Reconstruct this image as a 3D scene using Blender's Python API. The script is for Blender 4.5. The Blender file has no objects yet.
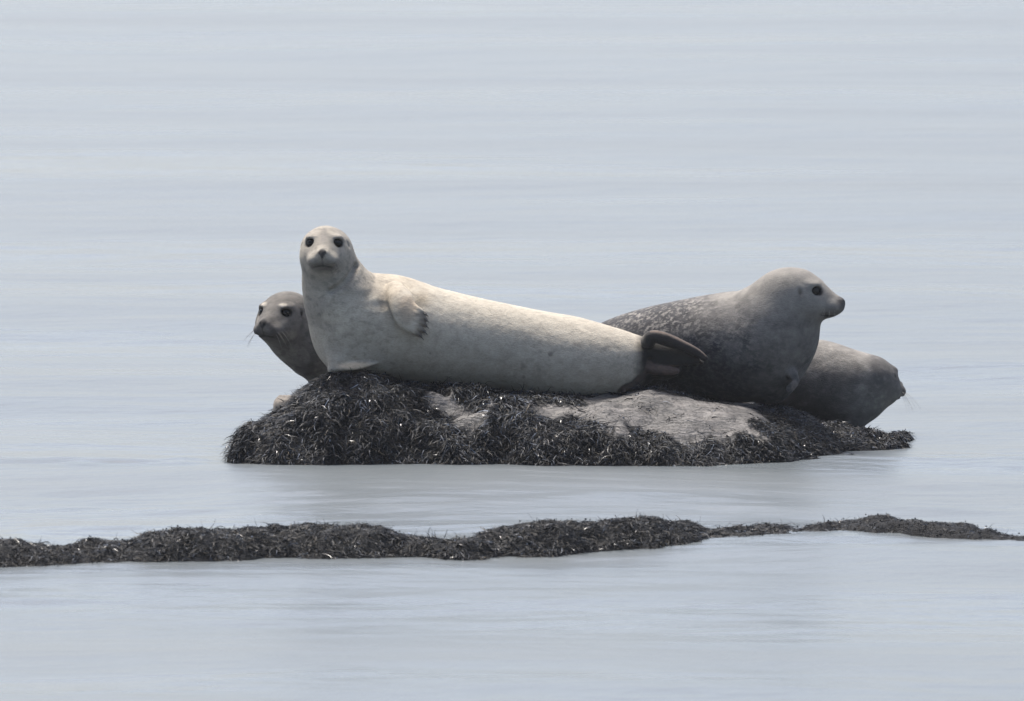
import bpy, math, random
import numpy as np
from mathutils import Vector, Matrix

random.seed(7)
rng = np.random.default_rng(11)
SC = bpy.context.scene
COL = SC.collection

# ------------------------------------------------------------------ camera
CAM = np.array([0.0, -40.0, 4.0])
FPX = 270 * 40.2                       # focal length in picture pixels
PITCH = math.atan2(4.0, 40.0) - 118 / FPX
cam = bpy.data.cameras.new("camera")
cam.sensor_width = 36
cam.lens = 36 * FPX / 1024
cam.clip_start = 1.0
cam.clip_end = 20000
cam.dof.use_dof = True
cam.dof.focus_distance = 40.7
cam.dof.aperture_fstop = 7.0
camo = bpy.data.objects.new("camera", cam)
COL.objects.link(camo)
camo.location = CAM
camo.rotation_euler = (math.pi / 2 - PITCH, 0, 0)
SC.camera = camo

# ------------------------------------------------------------------ light
SUN_EL, SUN_ROT = 65.0, -24.0
world = bpy.data.worlds.new("World")
SC.world = world
world.use_nodes = True
wn, wl = world.node_tree.nodes, world.node_tree.links
sky = wn.new('ShaderNodeTexSky')
sky.sky_type = 'NISHITA'
sky.sun_disc = False
sky.sun_elevation = math.radians(SUN_EL)
sky.sun_rotation = math.radians(SUN_ROT)
sky.dust_density = 4.3
sky.air_density = 1.0
sky.ozone_density = 1.0
wl.new(sky.outputs[0], wn['Background'].inputs[0])
wn['Background'].inputs[1].default_value = 0.15
sun = bpy.data.lights.new("sun", 'SUN')
sun.energy = 4.2
sun.angle = math.radians(16.0)
sun.color = (1.0, 0.95, 0.88)
suno = bpy.data.objects.new("sun", sun)
COL.objects.link(suno)
e, a = math.radians(SUN_EL), math.radians(SUN_ROT)
sdir = Vector((math.sin(a) * math.cos(e), math.cos(a) * math.cos(e), math.sin(e)))
suno.rotation_euler = (-sdir).to_track_quat('-Z', 'Y').to_euler()
suno.location = sdir * 30
vs = SC.view_settings
vs.view_transform = 'Standard'
vs.look = 'None'
vs.exposure = 0.84
vs.gamma = 1.0
SC.cycles.use_denoising = True
SC.cycles.max_bounces = 6


# ------------------------------------------------------------------ helpers
def W(px, py, Y):
    """world point seen at picture point px, py on the upright plane at depth Y"""
    fw = np.array([0, math.cos(PITCH), -math.sin(PITCH)])
    up = np.array([0, math.sin(PITCH), math.cos(PITCH)])
    d = fw + np.array([1.0, 0, 0]) * (px - 512) / FPX + up * (350.5 - py) / FPX
    return CAM + d * (Y - CAM[1]) / d[1]


def M(r, Y=0.7):
    """pixels to metres at depth Y"""
    return r / FPX * (Y + 40.2)


def hash3(i, j, k, seed):
    h = (i * 374761393 + j * 668265263 + k * 2147483647 + seed * 974634777) & 0xFFFFFFFF
    h = ((h ^ (h >> 13)) * 1274126177) & 0xFFFFFFFF
    h = ((h ^ (h >> 16)) * 2246822519) & 0xFFFFFFFF
    return ((h ^ (h >> 15)) & 0xFFFF) / 65535.0


def vnoise(p, seed=0):
    """value noise, -1..1, p is (N,3)"""
    p = np.asarray(p, dtype=np.float64)
    b = np.floor(p).astype(np.int64)
    f = p - b
    f = f * f * f * (f * (f * 6 - 15) + 10)
    out = np.zeros(len(p))
    for dx in (0, 1):
        wx = f[:, 0] if dx else 1 - f[:, 0]
        for dy in (0, 1):
            wy = f[:, 1] if dy else 1 - f[:, 1]
            for dz in (0, 1):
                wz = f[:, 2] if dz else 1 - f[:, 2]
                out += wx * wy * wz * hash3(b[:, 0] + dx, b[:, 1] + dy, b[:, 2] + dz, seed)
    return out * 2 - 1


def fbm(p, octaves=4, seed=0, gain=0.5):
    out, amp, tot = 0, 1.0, 0
    p = np.asarray(p, dtype=np.float64)
    for o in range(octaves):
        out = out + amp * vnoise(p * 2 ** o + 17.3 * o, seed + o)
        tot += amp
        amp *= gain
    return out / tot


def sstep(a, b, x):
    t = np.clip((x - a) / (b - a), 0, 1)
    return t * t * (3 - 2 * t)


def mesh_obj(name, verts, faces, mat, parent=None, smooth=True, loc=None):
    me = bpy.data.meshes.new(name)
    verts = np.asarray(verts, dtype=np.float32)
    if isinstance(faces, np.ndarray):
        n, k = faces.shape
        me.vertices.add(len(verts))
        me.vertices.foreach_set('co', verts.ravel())
        me.loops.add(n * k)
        me.loops.foreach_set('vertex_index', faces.astype(np.int32).ravel())
        me.polygons.add(n)
        me.polygons.foreach_set('loop_start', np.arange(0, n * k, k, dtype=np.int32))
        me.polygons.foreach_set('loop_total', np.full(n, k, dtype=np.int32))
        me.update(calc_edges=True)
    else:
        me.from_pydata([tuple(v) for v in verts], [], faces)
    me.polygons.foreach_set('use_smooth', np.full(len(me.polygons), smooth, dtype=bool))
    me.materials.append(mat)
    o = bpy.data.objects.new(name, me)
    COL.objects.link(o)
    if parent:
        o.parent = parent
    if loc is not None:
        o.location = loc
    return o


def set_col(o, name, rgb):
    n = len(o.data.vertices)
    at = o.data.attributes.new(name, 'FLOAT_COLOR', 'POINT')
    buf = np.ones((n, 4), dtype=np.float32)
    buf[:, :3] = rgb
    at.data.foreach_set('color', buf.ravel())


def set_val(o, name, v):
    at = o.data.attributes.new(name, 'FLOAT', 'POINT')
    at.data.foreach_set('value', np.asarray(v, dtype=np.float32))


def tag(o, label=None, cat=None, group=None, kind=None):
    if label: o['label'] = label
    if cat: o['category'] = cat
    if group: o['group'] = group
    if kind: o['kind'] = kind
    return o


def new_mat(name):
    m = bpy.data.materials.new(name)
    m.use_nodes = True
    nt = m.node_tree
    return m, nt, nt.nodes['Principled BSDF'], nt.links


def node(nt, t, **kw):
    n = nt.nodes.new(t)
    for k, v in kw.items():
        setattr(n, k, v)
    return n


def noise_node(nt, vec, scale, detail=4, rough=0.55):
    n = node(nt, 'ShaderNodeTexNoise')
    n.inputs['Scale'].default_value = scale
    n.inputs['Detail'].default_value = detail
    n.inputs['Roughness'].default_value = rough
    nt.links.new(vec, n.inputs['Vector'])
    return n


def ramp(nt, fac, a, b):
    n = node(nt, 'ShaderNodeMapRange')
    n.interpolation_type = 'SMOOTHSTEP'
    n.inputs[1].default_value = a
    n.inputs[2].default_value = b
    nt.links.new(fac, n.inputs[0])
    return n.outputs[0]


def mixc(nt, fac, c1, c2, mode='MIX'):
    n = node(nt, 'ShaderNodeMix', data_type='RGBA', blend_type=mode)
    for sock, v in ((n.inputs[0], fac), (n.inputs[6], c1), (n.inputs[7], c2)):
        if hasattr(v, 'is_linked'):
            nt.links.new(v, sock)
        elif isinstance(v, (int, float)):
            sock.default_value = v
        else:
            sock.default_value = (*v, 1)
    return n.outputs[2]


def mathn(nt, op, a, b):
    n = node(nt, 'ShaderNodeMath', operation=op)
    for s, v in ((n.inputs[0], a), (n.inputs[1], b)):
        if hasattr(v, 'is_linked'):
            nt.links.new(v, s)
        else:
            s.default_value = v
    return n.outputs[0]


# ------------------------------------------------------------------ materials
def mat_water():
    m, nt, p, L = new_mat('sea_water')
    p.inputs['Base Color'].default_value = (0.082, 0.094, 0.101, 1)
    p.inputs['Roughness'].default_value = 0.38
    p.inputs['IOR'].default_value = 1.333
    tc = node(nt, 'ShaderNodeNewGeometry')
    mp = node(nt, 'ShaderNodeMapping')
    mp.inputs['Scale'].default_value = (1.1, 2.4, 1)
    L.new(tc.outputs['Position'], mp.inputs['Vector'])
    n1 = noise_node(nt, mp.outputs[0], 1.3, 5, 0.52)
    b = node(nt, 'ShaderNodeBump')
    b.inputs['Strength'].default_value = 1.0
    b.inputs['Distance'].default_value = 0.034
    L.new(n1.outputs[0], b.inputs['Height'])
    L.new(b.outputs[0], p.inputs['Normal'])
    mp2 = node(nt, 'ShaderNodeMapping')               # slicks and ruffled lanes
    mp2.inputs['Scale'].default_value = (0.10, 0.55, 1)
    L.new(tc.outputs['Position'], mp2.inputs['Vector'])
    n2 = noise_node(nt, mp2.outputs[0], 1.0, 4, 0.6)
    rr = node(nt, 'ShaderNodeMapRange')
    L.new(n2.outputs[0], rr.inputs[0])
    rr.inputs[1].default_value, rr.inputs[2].default_value = 0.32, 0.68
    rr.inputs[3].default_value, rr.inputs[4].default_value = 0.20, 0.40
    L.new(rr.outputs[0], p.inputs['Roughness'])
    return m


def mat_fur(name, scale=70, lo=0.45, hi=0.62, rough=0.85, sheen=0.05):
    m, nt, p, L = new_mat(name)
    at = node(nt, 'ShaderNodeAttribute', attribute_name='fur')
    a2 = node(nt, 'ShaderNodeAttribute', attribute_name='fleck')
    am = node(nt, 'ShaderNodeAttribute', attribute_name='mottle')
    geo = node(nt, 'ShaderNodeTexCoord')
    mp = node(nt, 'ShaderNodeMapping')
    mp.inputs['Scale'].default_value = (0.75, 1, 1.1)
    L.new(geo.outputs['Object'], mp.inputs['Vector'])
    n1 = noise_node(nt, mp.outputs[0], scale, 3, 0.6)
    mh = node(nt, 'ShaderNodeMapping')                # short hair lies along the body
    mh.inputs['Scale'].default_value = (0.38, 1, 1)
    L.new(geo.outputs['Object'], mh.inputs['Vector'])
    n2 = noise_node(nt, mh.outputs[0], 260, 4, 0.7)
    f = mathn(nt, 'MULTIPLY', ramp(nt, n1.outputs[0], lo, hi), am.outputs['Fac'])
    c = mixc(nt, f, at.outputs['Color'], a2.outputs['Color'])
    n3 = noise_node(nt, mp.outputs[0], 26, 5, 0.65)
    n4 = noise_node(nt, mp.outputs[0], 75, 4, 0.6)
    fine = mathn(nt, 'ADD', mathn(nt, 'ADD', mathn(nt, 'MULTIPLY', n2.outputs[0], 0.85), mathn(nt, 'MULTIPLY', n3.outputs[0], 0.75)), 0.20)
    cb = node(nt, 'ShaderNodeCombineColor')
    for i in range(3):
        L.new(fine, cb.inputs[i])
    c = mixc(nt, 1.0, c, cb.outputs[0], 'MULTIPLY')
    L.new(c, p.inputs['Base Color'])
    p.inputs['Roughness'].default_value = rough
    p.inputs['Specular IOR Level'].default_value = 0.3
    p.inputs['Sheen Weight'].default_value = sheen
    p.inputs['Sheen Roughness'].default_value = 0.4
    b = node(nt, 'ShaderNodeBump')
    b.inputs['Strength'].default_value = 0.6
    b.inputs['Distance'].default_value = 0.005
    L.new(mathn(nt, 'ADD', n2.outputs[0], mathn(nt, 'MULTIPLY', n4.outputs[0], 0.5)), b.inputs['Height'])
    L.new(b.outputs[0], p.inputs['Normal'])
    return m


def mat_simple(name, col, rough, spec=0.5):
    m, nt, p, L = new_mat(name)
    geo = node(nt, 'ShaderNodeTexCoord')
    n1 = noise_node(nt, geo.outputs['Object'], 120, 2)
    c = mixc(nt, n1.outputs[0], tuple(v * 0.75 for v in col), tuple(min(1, v * 1.25) for v in col))
    L.new(c, p.inputs['Base Color'])
    p.inputs['Roughness'].default_value = rough
    p.inputs['Specular IOR Level'].default_value = spec
    return m


def mat_rock():
    m, nt, p, L = new_mat('bare_rock')
    geo = node(nt, 'ShaderNodeTexCoord')
    am = node(nt, 'ShaderNodeAttribute', attribute_name='bare')
    mp = node(nt, 'ShaderNodeMapping')
    mp.inputs['Scale'].default_value = (0.55, 1.3, 2.0)
    L.new(geo.outputs['Object'], mp.inputs['Vector'])
    n1 = noise_node(nt, mp.outputs[0], 9, 6, 0.6)
    n2 = noise_node(nt, mp.outputs[0], 60, 4, 0.6)
    c = mixc(nt, ramp(nt, n1.outputs[0], 0.35, 0.68), (0.055, 0.052, 0.050), (0.122, 0.113, 0.107))
    c = mixc(nt, mathn(nt, 'MULTIPLY', ramp(nt, n2.outputs[0], 0.5, 0.75), 0.6), c, (0.045, 0.043, 0.043))
    n5 = noise_node(nt, mp.outputs[0], 5.5, 5, 0.7)
    vo = node(nt, 'ShaderNodeTexVoronoi', feature='DISTANCE_TO_EDGE')
    vo.inputs['Scale'].default_value = 7.0
    wob = node(nt, 'ShaderNodeVectorMath', operation='ADD')
    L.new(mp.outputs[0], wob.inputs[0])
    L.new(n1.outputs['Color'], wob.inputs[1])
    L.new(wob.outputs[0], vo.inputs['Vector'])
    crack = ramp(nt, vo.outputs['Distance'], 0.0, 0.035)
    c = mixc(nt, crack, (0.03, 0.029, 0.029), c)
    c = mixc(nt, mathn(nt, 'MULTIPLY', ramp(nt, n5.outputs[0], 0.5, 0.66), 0.7), c, (0.038, 0.036, 0.036))
    c = mixc(nt, am.outputs['Fac'], (0.0065, 0.0075, 0.0095), c)
    L.new(c, p.inputs['Base Color'])
    p.inputs['Roughness'].default_value = 0.62
    L.new(mathn(nt, 'ADD', mathn(nt, 'MULTIPLY', am.outputs['Fac'], 0.25), 0.06), p.inputs['Specular IOR Level'])
    b = node(nt, 'ShaderNodeBump')
    b.inputs['Strength'].default_value = 0.8
    b.inputs['Distance'].default_value = 0.02
    hsum = mathn(nt, 'ADD', mathn(nt, 'ADD', n1.outputs[0], mathn(nt, 'MULTIPLY', crack, 0.25)), mathn(nt, 'MULTIPLY', n2.outputs[0], 0.5))
    L.new(hsum, b.inputs['Height'])
    L.new(b.outputs[0], p.inputs['Normal'])
    return m


def mat_weed(name, rough=0.3):
    m, nt, p, L = new_mat(name)
    at = node(nt, 'ShaderNodeAttribute', attribute_name='fur')
    aw = node(nt, 'ShaderNodeAttribute', attribute_name='wet')
    L.new(at.outputs['Color'], p.inputs['Base Color'])
    r = node(nt, 'ShaderNodeMapRange')
    L.new(aw.outputs['Fac'], r.inputs[0])
    r.inputs[3].default_value = rough
    r.inputs[4].default_value = 0.30
    L.new(r.outputs[0], p.inputs['Roughness'])
    sp = node(nt, 'ShaderNodeMapRange')
    L.new(aw.outputs['Fac'], sp.inputs[0])
    sp.inputs[3].default_value = 0.10
    sp.inputs[4].default_value = 0.6
    L.new(sp.outputs[0], p.inputs['Specular IOR Level'])
    return m


MW = mat_water()
MROCK = mat_rock()
MWEED = mat_weed('wet_weed', 0.5)
MEYE, _nt, _p, _l = new_mat('seal_eye')
_p.inputs['Base Color'].default_value = (0.003, 0.003, 0.0035, 1)
_p.inputs['Roughness'].default_value = 0.05
_p.inputs['Specular IOR Level'].default_value = 0.15
MCLAW = mat_simple('claw_horn', (0.05, 0.042, 0.036), 0.4)
MWHISK = mat_simple('whisker', (0.25, 0.23, 0.2), 0.5)

# ------------------------------------------------------------------ the sea
def axis(segs):
    out = [segs[0][0]]
    for a0, b0, s0, s1 in segs:
        x = a0
        while x < b0 - 1e-6:
            t = (x - a0) / (b0 - a0)
            x = min(b0, x + s0 + (s1 - s0) * t)
            out.append(x)
    return np.array(out)


def sea_height(x, y):
    p = np.stack([x * 0.33 + 0.10 * y, y * 0.62, x * 0], -1)
    near = np.exp(-((x / 7) ** 4)) * sstep(140, 45, y) * sstep(-38, -20, y)
    calm = 1 - .5 * sstep(2, 14, y)
    h = 0.046 * fbm(p, 2, 3) * near * calm
    q = np.stack([x * 1.1 - 0.25 * y, y * 2.6, x * 0 + 5], -1)
    h += 0.0085 * fbm(q, 3, 9) * near * calm
    # wavelets breaking up round the weed bank and the rock
    r = np.stack([x * 2.6, y * 7.0, x * 0 + 9], -1)
    G = lambda v, w: np.exp(-(v / w) ** 2)
    fuss = G(y + 2.55 - 0.1 * x, 0.40) + .85 * G(y + 1.2, 0.9) + 0.35 * G(y + 4.6, .8)
    fuss = fuss + 0.9 * G(y - 0.35, 0.30) * sstep(-1.0, -1.25, x) + 0.8 * G(y - 0.6, 0.5) * sstep(1.1, 1.5, x)
    h += 0.024 * fbm(r, 3, 21) * fuss * near * (.55 + .45 * fbm(np.stack([x * .7, y * 1.3, x * 0], -1), 2, 23))
    ridge = 1 - np.abs(fbm(np.stack([x * 1.6, y * 4.5, x * 0 + 3], -1), 2, 27)) * 2.4
    lap = G(y + 2.62 - .04 * x, .22) * sstep(-1.05, -1.35, x) + .8 * G(y - .38, .16) * sstep(-1.0, -1.2, x) + .7 * G(y + 2.45, .2) * sstep(1.0, 1.25, x)
    h += 0.011 * np.maximum(ridge, 0) * lap * near
    # swell lifting in front of the bank
    sw = np.exp(-((x - 1.32) / 0.62) ** 2)
    d = y + 3.05
    h += 0.030 * sw * np.exp(-(d / np.where(d < 0, 0.65, 0.22)) ** 2)
    return h


def build_sea():
    xs = axis([(-6000, -300, 1500, 300), (-300, -12, 60, 1.5), (-12, -3.2, 1.2, 0.06), (-3.2, 3.2, 0.032, 0.032),
               (3.2, 12, 0.06, 1.2), (12, 300, 1.5, 60), (300, 6000, 300, 1500)])
    ys = axis([(-3000, -60, 600, 10), (-60, -9, 2.5, 0.06), (-9, -4, 0.05, 0.03), (-4, 3, 0.024, 0.024), (3, 45, 0.03, 0.14),
               (45, 140, 0.2, 2.0), (140, 9000, 3, 1200)])
    X, Y = np.meshgrid(xs, ys)
    x, y = X.ravel(), Y.ravel()
    z = sea_height(x, y)
    nx, ny = len(xs), len(ys)
    i = np.arange(nx * ny).reshape(ny, nx)
    f = np.stack([i[:-1, :-1], i[:-1, 1:], i[1:, 1:], i[1:, :-1]], -1).reshape(-1, 4)
    o = mesh_obj('sea', np.stack([x, y, z], -1), f, MW)
    tag(o, 'calm pale grey sea around the rock', 'sea', kind='structure')


build_sea()

# ------------------------------------------------------------------ rock and weed bank as height fields
OUT = [(233, .45), (235, .28), (247, .10), (300, .0), (380, -.02), (470, -.03), (560, -.03), (640, 0.0), (700, .03), (760, .08),
       (800, .16), (845, .34), (868, .62), (885, .9), (908, 1.12), (900, 1.4), (840, 2.0), (740, 2.3), (600, 2.4), (450, 2.35), (330, 2.1), (260, 1.5),
       (230, .9)]
OUT = np.array([((px - 512) / FPX * (Y + 40.2), Y) for px, Y in OUT])


def poly_dist(P, poly):
    """signed distance, positive inside"""
    d = np.full(len(P), 1e9)
    ins = np.zeros(len(P), bool)
    n = len(poly)
    for i in range(n):
        a0, b0 = poly[i], poly[(i + 1) % n]
        ab = b0 - a0
        t = np.clip(((P - a0) @ ab) / (ab @ ab), 0, 1)
        d = np.minimum(d, np.linalg.norm(P - (a0 + t[:, None] * ab), axis=1))
        c = (a0[1] > P[:, 1]) != (b0[1] > P[:, 1])
        xi = a0[0] + (P[:, 1] - a0[1]) / (b0[1] - a0[1] + 1e-12) * ab[0]
        ins ^= c & (P[:, 0] < xi)
    return np.where(ins, d, -d)


CREST_PX = [225, 240, 270, 300, 330, 360, 382, 400, 450, 520, 580, 640, 700, 780, 820, 860, 905]
CREST_Z = [.12, .132, .148, .222, .275, .300, .290, .262, .235, .222, .21, .222, .196, .18, .130, .072, .045]
BACK_PX = [230, 300, 400, 600, 700, 780, 850, 905]
BACK_Z = [.07, .12, .12, .14, .14, .09, .02, .0]


def rock_height(x, y):
    px = 512 + x / (y + 40.2) * FPX
    s = poly_dist(np.stack([x, y], -1), OUT)
    s = s + 0.075 * fbm(np.stack([x * 6, y * 6, x * 0], -1), 3, 31) * (1 + .6 * sstep(.8, 1.1, x))
    Hc = np.interp(px, CREST_PX, CREST_Z)
    Hb = np.interp(px, BACK_PX, BACK_Z)
    yb = np.interp(px, [770, 830, 905], [.72, 1.02, 1.2])
    H = Hc + (Hb - Hc) * np.clip((y - yb) / .43, 0, 1)
    wdt = np.interp(px, [230, 300, 400, 600, 740, 800, 860, 905], [.05, .13, .24, .26, .28, .26, .16, .05])
    g = np.where(s > 0, 1 - np.exp(-np.abs(s / wdt) ** 1.25), 0)
    g = g / (1 - math.exp(-(0.55 / 0.26) ** 1.25)) * np.where(s > 0, 1, 0)
    g = np.minimum(g, 1.0)
    z = (H + .07) * g - 0.07
    z = np.where(s > 0, z, -0.07 + np.maximum(s, -0.2) * 1.2)
    P = np.stack([x, y, x * 0], -1)
    slab = sstep(0, .12, x + .02) * sstep(1.05, .90, x) * sstep(.08, .2, y)
    lump = 1 - np.abs(fbm(P * 6.5, 3, 44)) * 2.4
    bump = 0.040 * fbm(P * 5.5, 4, 41) + 0.018 * fbm(P * 17, 3, 43) * (1 - .7 * slab) + 0.048 * (lump - .5) * sstep(.75, .35, y) * (1 - slab)
    fade = np.interp(px, [640, 780, 905], [1, .6, .5])
    return z + bump * fade * sstep(-0.3, 0.1, s)


BANK_PX = [-260, -120, 0, 60, 130, 150, 180, 250, 310, 380, 405, 440, 480, 540, 640, 690, 720, 748, 775, 800, 830, 855, 885, 930, 980, 1024, 1150, 1280]
BANK_T = [566, 552, 549, 549, 546, 537, 533, 533, 529, 531, 540, 543, 537, 529, 525, 528, 531, 531, 526, 528, 527, 525, 521, 525, 531, 537, 552, 572]
BANK_B = [(-260, 586), (0, 575), (100, 571), (300, 566), (500, 561), (640, 556), (760, 546), (860, 542), (1024, 552), (1280, 570)]


def ground_y(py):
    return -40 + 4.0 / math.tan(PITCH + math.atan((py - 350.5) / FPX))


BANK_F = np.array([ground_y(v) for _, v in BANK_B])


def bank_height(x, y):
    px = 512 + x / 37.2 * FPX
    yf = np.interp(px, [v[0] for v in BANK_B], BANK_F)
    top = np.interp(px, BANK_PX, BANK_T)
    bot = np.interp(px, [v[0] for v in BANK_B], [v[1] for v in BANK_B])
    h = (bot - top) / FPX * 37.2 - 0.022
    t = (y - yf)
    wob = 0.07 * fbm(np.stack([x * 5, y * 0, x * 0], -1), 3, 61)
    t = t + wob
    prof = sstep(-0.03, 0.26, t) * sstep(0.66, 0.34, t)
    P = np.stack([x, y, x * 0], -1)
    z = -0.06 + (h + 0.06) * prof
    return z + (0.026 * fbm(P * 7, 3, 71) + 0.016 * fbm(P * 20, 2, 73)) * sstep(0.02, 0.3, prof)


def grid_mesh(fn, x0, x1, y0, y1, step):
    xs = np.arange(x0, x1 + step, step)
    ys = np.arange(y0, y1 + step, step)
    X, Y = np.meshgrid(xs, ys)
    z = fn(X.ravel(), Y.ravel())
    nx, ny = len(xs), len(ys)
    i = np.arange(nx * ny).reshape(ny, nx)
    f = np.stack([i[:-1, :-1], i[:-1, 1:], i[1:, 1:], i[1:, :-1]], -1).reshape(-1, 4)
    return np.stack([X.ravel(), Y.ravel(), z], -1), f, xs, ys, z.reshape(ny, nx)


def make_sampler(xs, ys, Z):
    def f(x, y):
        u = np.clip((x - xs[0]) / (xs[1] - xs[0]), 0, len(xs) - 1.001)
        v = np.clip((y - ys[0]) / (ys[1] - ys[0]), 0, len(ys) - 1.001)
        i, j = u.astype(int), v.astype(int)
        fu, fv = u - i, v - j
        return (Z[j, i] * (1 - fu) + Z[j, i + 1] * fu) * (1 - fv) + (Z[j + 1, i] * (1 - fu) + Z[j + 1, i + 1] * fu) * fv
    return f


def strands(roots, hf, length, width, col, lift=0.5, nseg=5, out=None, droop=0.55, wild=0.55):
    """flat wet fronds that leave the surface, bend over and lie down the slope"""
    n = len(roots)
    e0 = 0.012
    p = np.empty((n, 3))
    p[:, :2] = roots
    p[:, 2] = hf(p[:, 0], p[:, 1]) - 0.004
    gx = (hf(p[:, 0] + e0, p[:, 1]) - hf(p[:, 0] - e0, p[:, 1])) / (2 * e0)
    gy = (hf(p[:, 0], p[:, 1] + e0) - hf(p[:, 0], p[:, 1] - e0)) / (2 * e0)
    nrm = np.stack([-gx, -gy, np.ones(n)], -1)
    nrm /= np.linalg.norm(nrm, axis=1)[:, None]
    # neighbouring fronds lean the same way: tufts
    P = np.stack([p[:, 0], p[:, 1], p[:, 2]], -1)
    lay = np.array([1, 1, .3])
    tuft = np.stack([fbm(P * 11, 2, s) for s in (101, 102, 103)], -1) * 1.3
    rnd = rng.normal(size=(n, 3)) * wild
    down = np.stack([-gx, -gy, -(gx ** 2 + gy ** 2)], -1) * 1.5
    d = nrm * lift + tuft * lay + rnd * lay + down
    d /= np.linalg.norm(d, axis=1)[:, None]
    side = np.cross(d, nrm + rng.normal(size=(n, 3)) * .38)
    side /= np.linalg.norm(side, axis=1)[:, None]
    L = length[:, None] / nseg
    rows = []
    curl = rng.normal(size=(n, 3)) * 0.38
    wprof = np.array([0.7, 1.0, 1.0, 0.85, 0.6, 0.12]) if nseg == 5 else np.linspace(1, .15, nseg + 1)
    for s in range(nseg + 1):
        w = width[:, None] * wprof[s] * 0.5
        rows.append(p - side * w)
        rows.append(p + side * w)
        p = p + d * L
        floor = hf(p[:, 0], p[:, 1]) + 0.003
        low = p[:, 2] < floor
        p[:, 2] = np.maximum(p[:, 2], floor)
        d = d + np.array([0, 0, -droop]) + curl + rng.normal(size=(n, 3)) * 0.25
        d[low, 2] = np.maximum(d[low, 2], -0.05) + 0.05
        d /= np.linalg.norm(d, axis=1)[:, None]
        side = side - d * np.sum(side * d, axis=1)[:, None]
        side /= np.linalg.norm(side, axis=1)[:, None] + 1e-9
    k = 2 * (nseg + 1)
    V = np.stack(rows, 1).reshape(-1, 3)
    base = (np.arange(n) * k)[:, None]
    F = np.concatenate([np.stack([base[:, 0] + 2 * s, base[:, 0] + 2 * s + 1, base[:, 0] + 2 * s + 3, base[:, 0] + 2 * s + 2], -1) for s in range(nseg)])
    C = np.repeat(col, k, axis=0)
    return V, F, C


def weed_colours(P, n):
    t = fbm(np.stack([P[:, 0] * 6, P[:, 1] * 6, P[:, 0] * 0], -1), 3, 88)
    v = np.exp(rng.normal(size=n) * 0.62 + 0.5 * t - .12)
    base = np.array([0.0062, 0.0075, 0.0105])
    c = base * v[:, None]
    br = rng.random(n) < 0.10                     # olive and brown fronds among the black ones
    c[br] = np.array([0.022, 0.018, 0.013]) * v[br][:, None]
    gy = rng.random(n) < 0.14  # paler blue-grey fronds: sky glints put into their colour
    c[gy] = np.array([0.046, 0.053, 0.066]) * v[gy][:, None]
    return c


def poly_px(pts, hf):
    """picture outline laid onto the height field -> plan outline"""
    out = []
    for px, py in pts:
        best, by = 9, 0
        for Y in np.linspace(-0.1, 1.4, 301):
            w = W(px, py, Y)
            d = w[2] - float(hf(np.array([w[0]]), np.array([w[1]]))[0])
            if d < 0:
                by = Y
                break
        else:
            by = 1.4
        out.append(W(px, py, by)[:2])
    return np.array(out)


def bladders(R, hf, root):
    """small air bladders and knotted frond tips among the weed"""
    n = len(R)
    q = np.array([(sx, sy, sz) for sx in (-1, 1) for sy in (-1, 1) for sz in (-1, 1)], float) / math.sqrt(3)
    f = np.array([(0, 1, 3, 2), (4, 6, 7, 5), (0, 4, 5, 1), (2, 3, 7, 6), (0, 2, 6, 4), (1, 5, 7, 3)])
    c = np.stack([R[:, 0], R[:, 1], hf(R[:, 0], R[:, 1]) + rng.uniform(.000, .012, n)], -1)
    r = rng.uniform(.0020, .0045, n)[:, None, None] * rng.uniform(.6, 1.4, (n, 1, 3))
    V = (c[:, None, :] + q[None] * r).reshape(-1, 3)
    F = (f[None] + (np.arange(n) * 8)[:, None, None]).reshape(-1, 4)
    o = mesh_obj('bladders', V, F, MWEED, root)
    set_col(o, 'fur', np.repeat(weed_colours(R, n) * 1.7, 8, axis=0))
    set_val(o, 'wet', np.repeat((rng.random(n) < .03) * 1.0, 8))
    o['kind'] = 'stuff'


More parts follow.
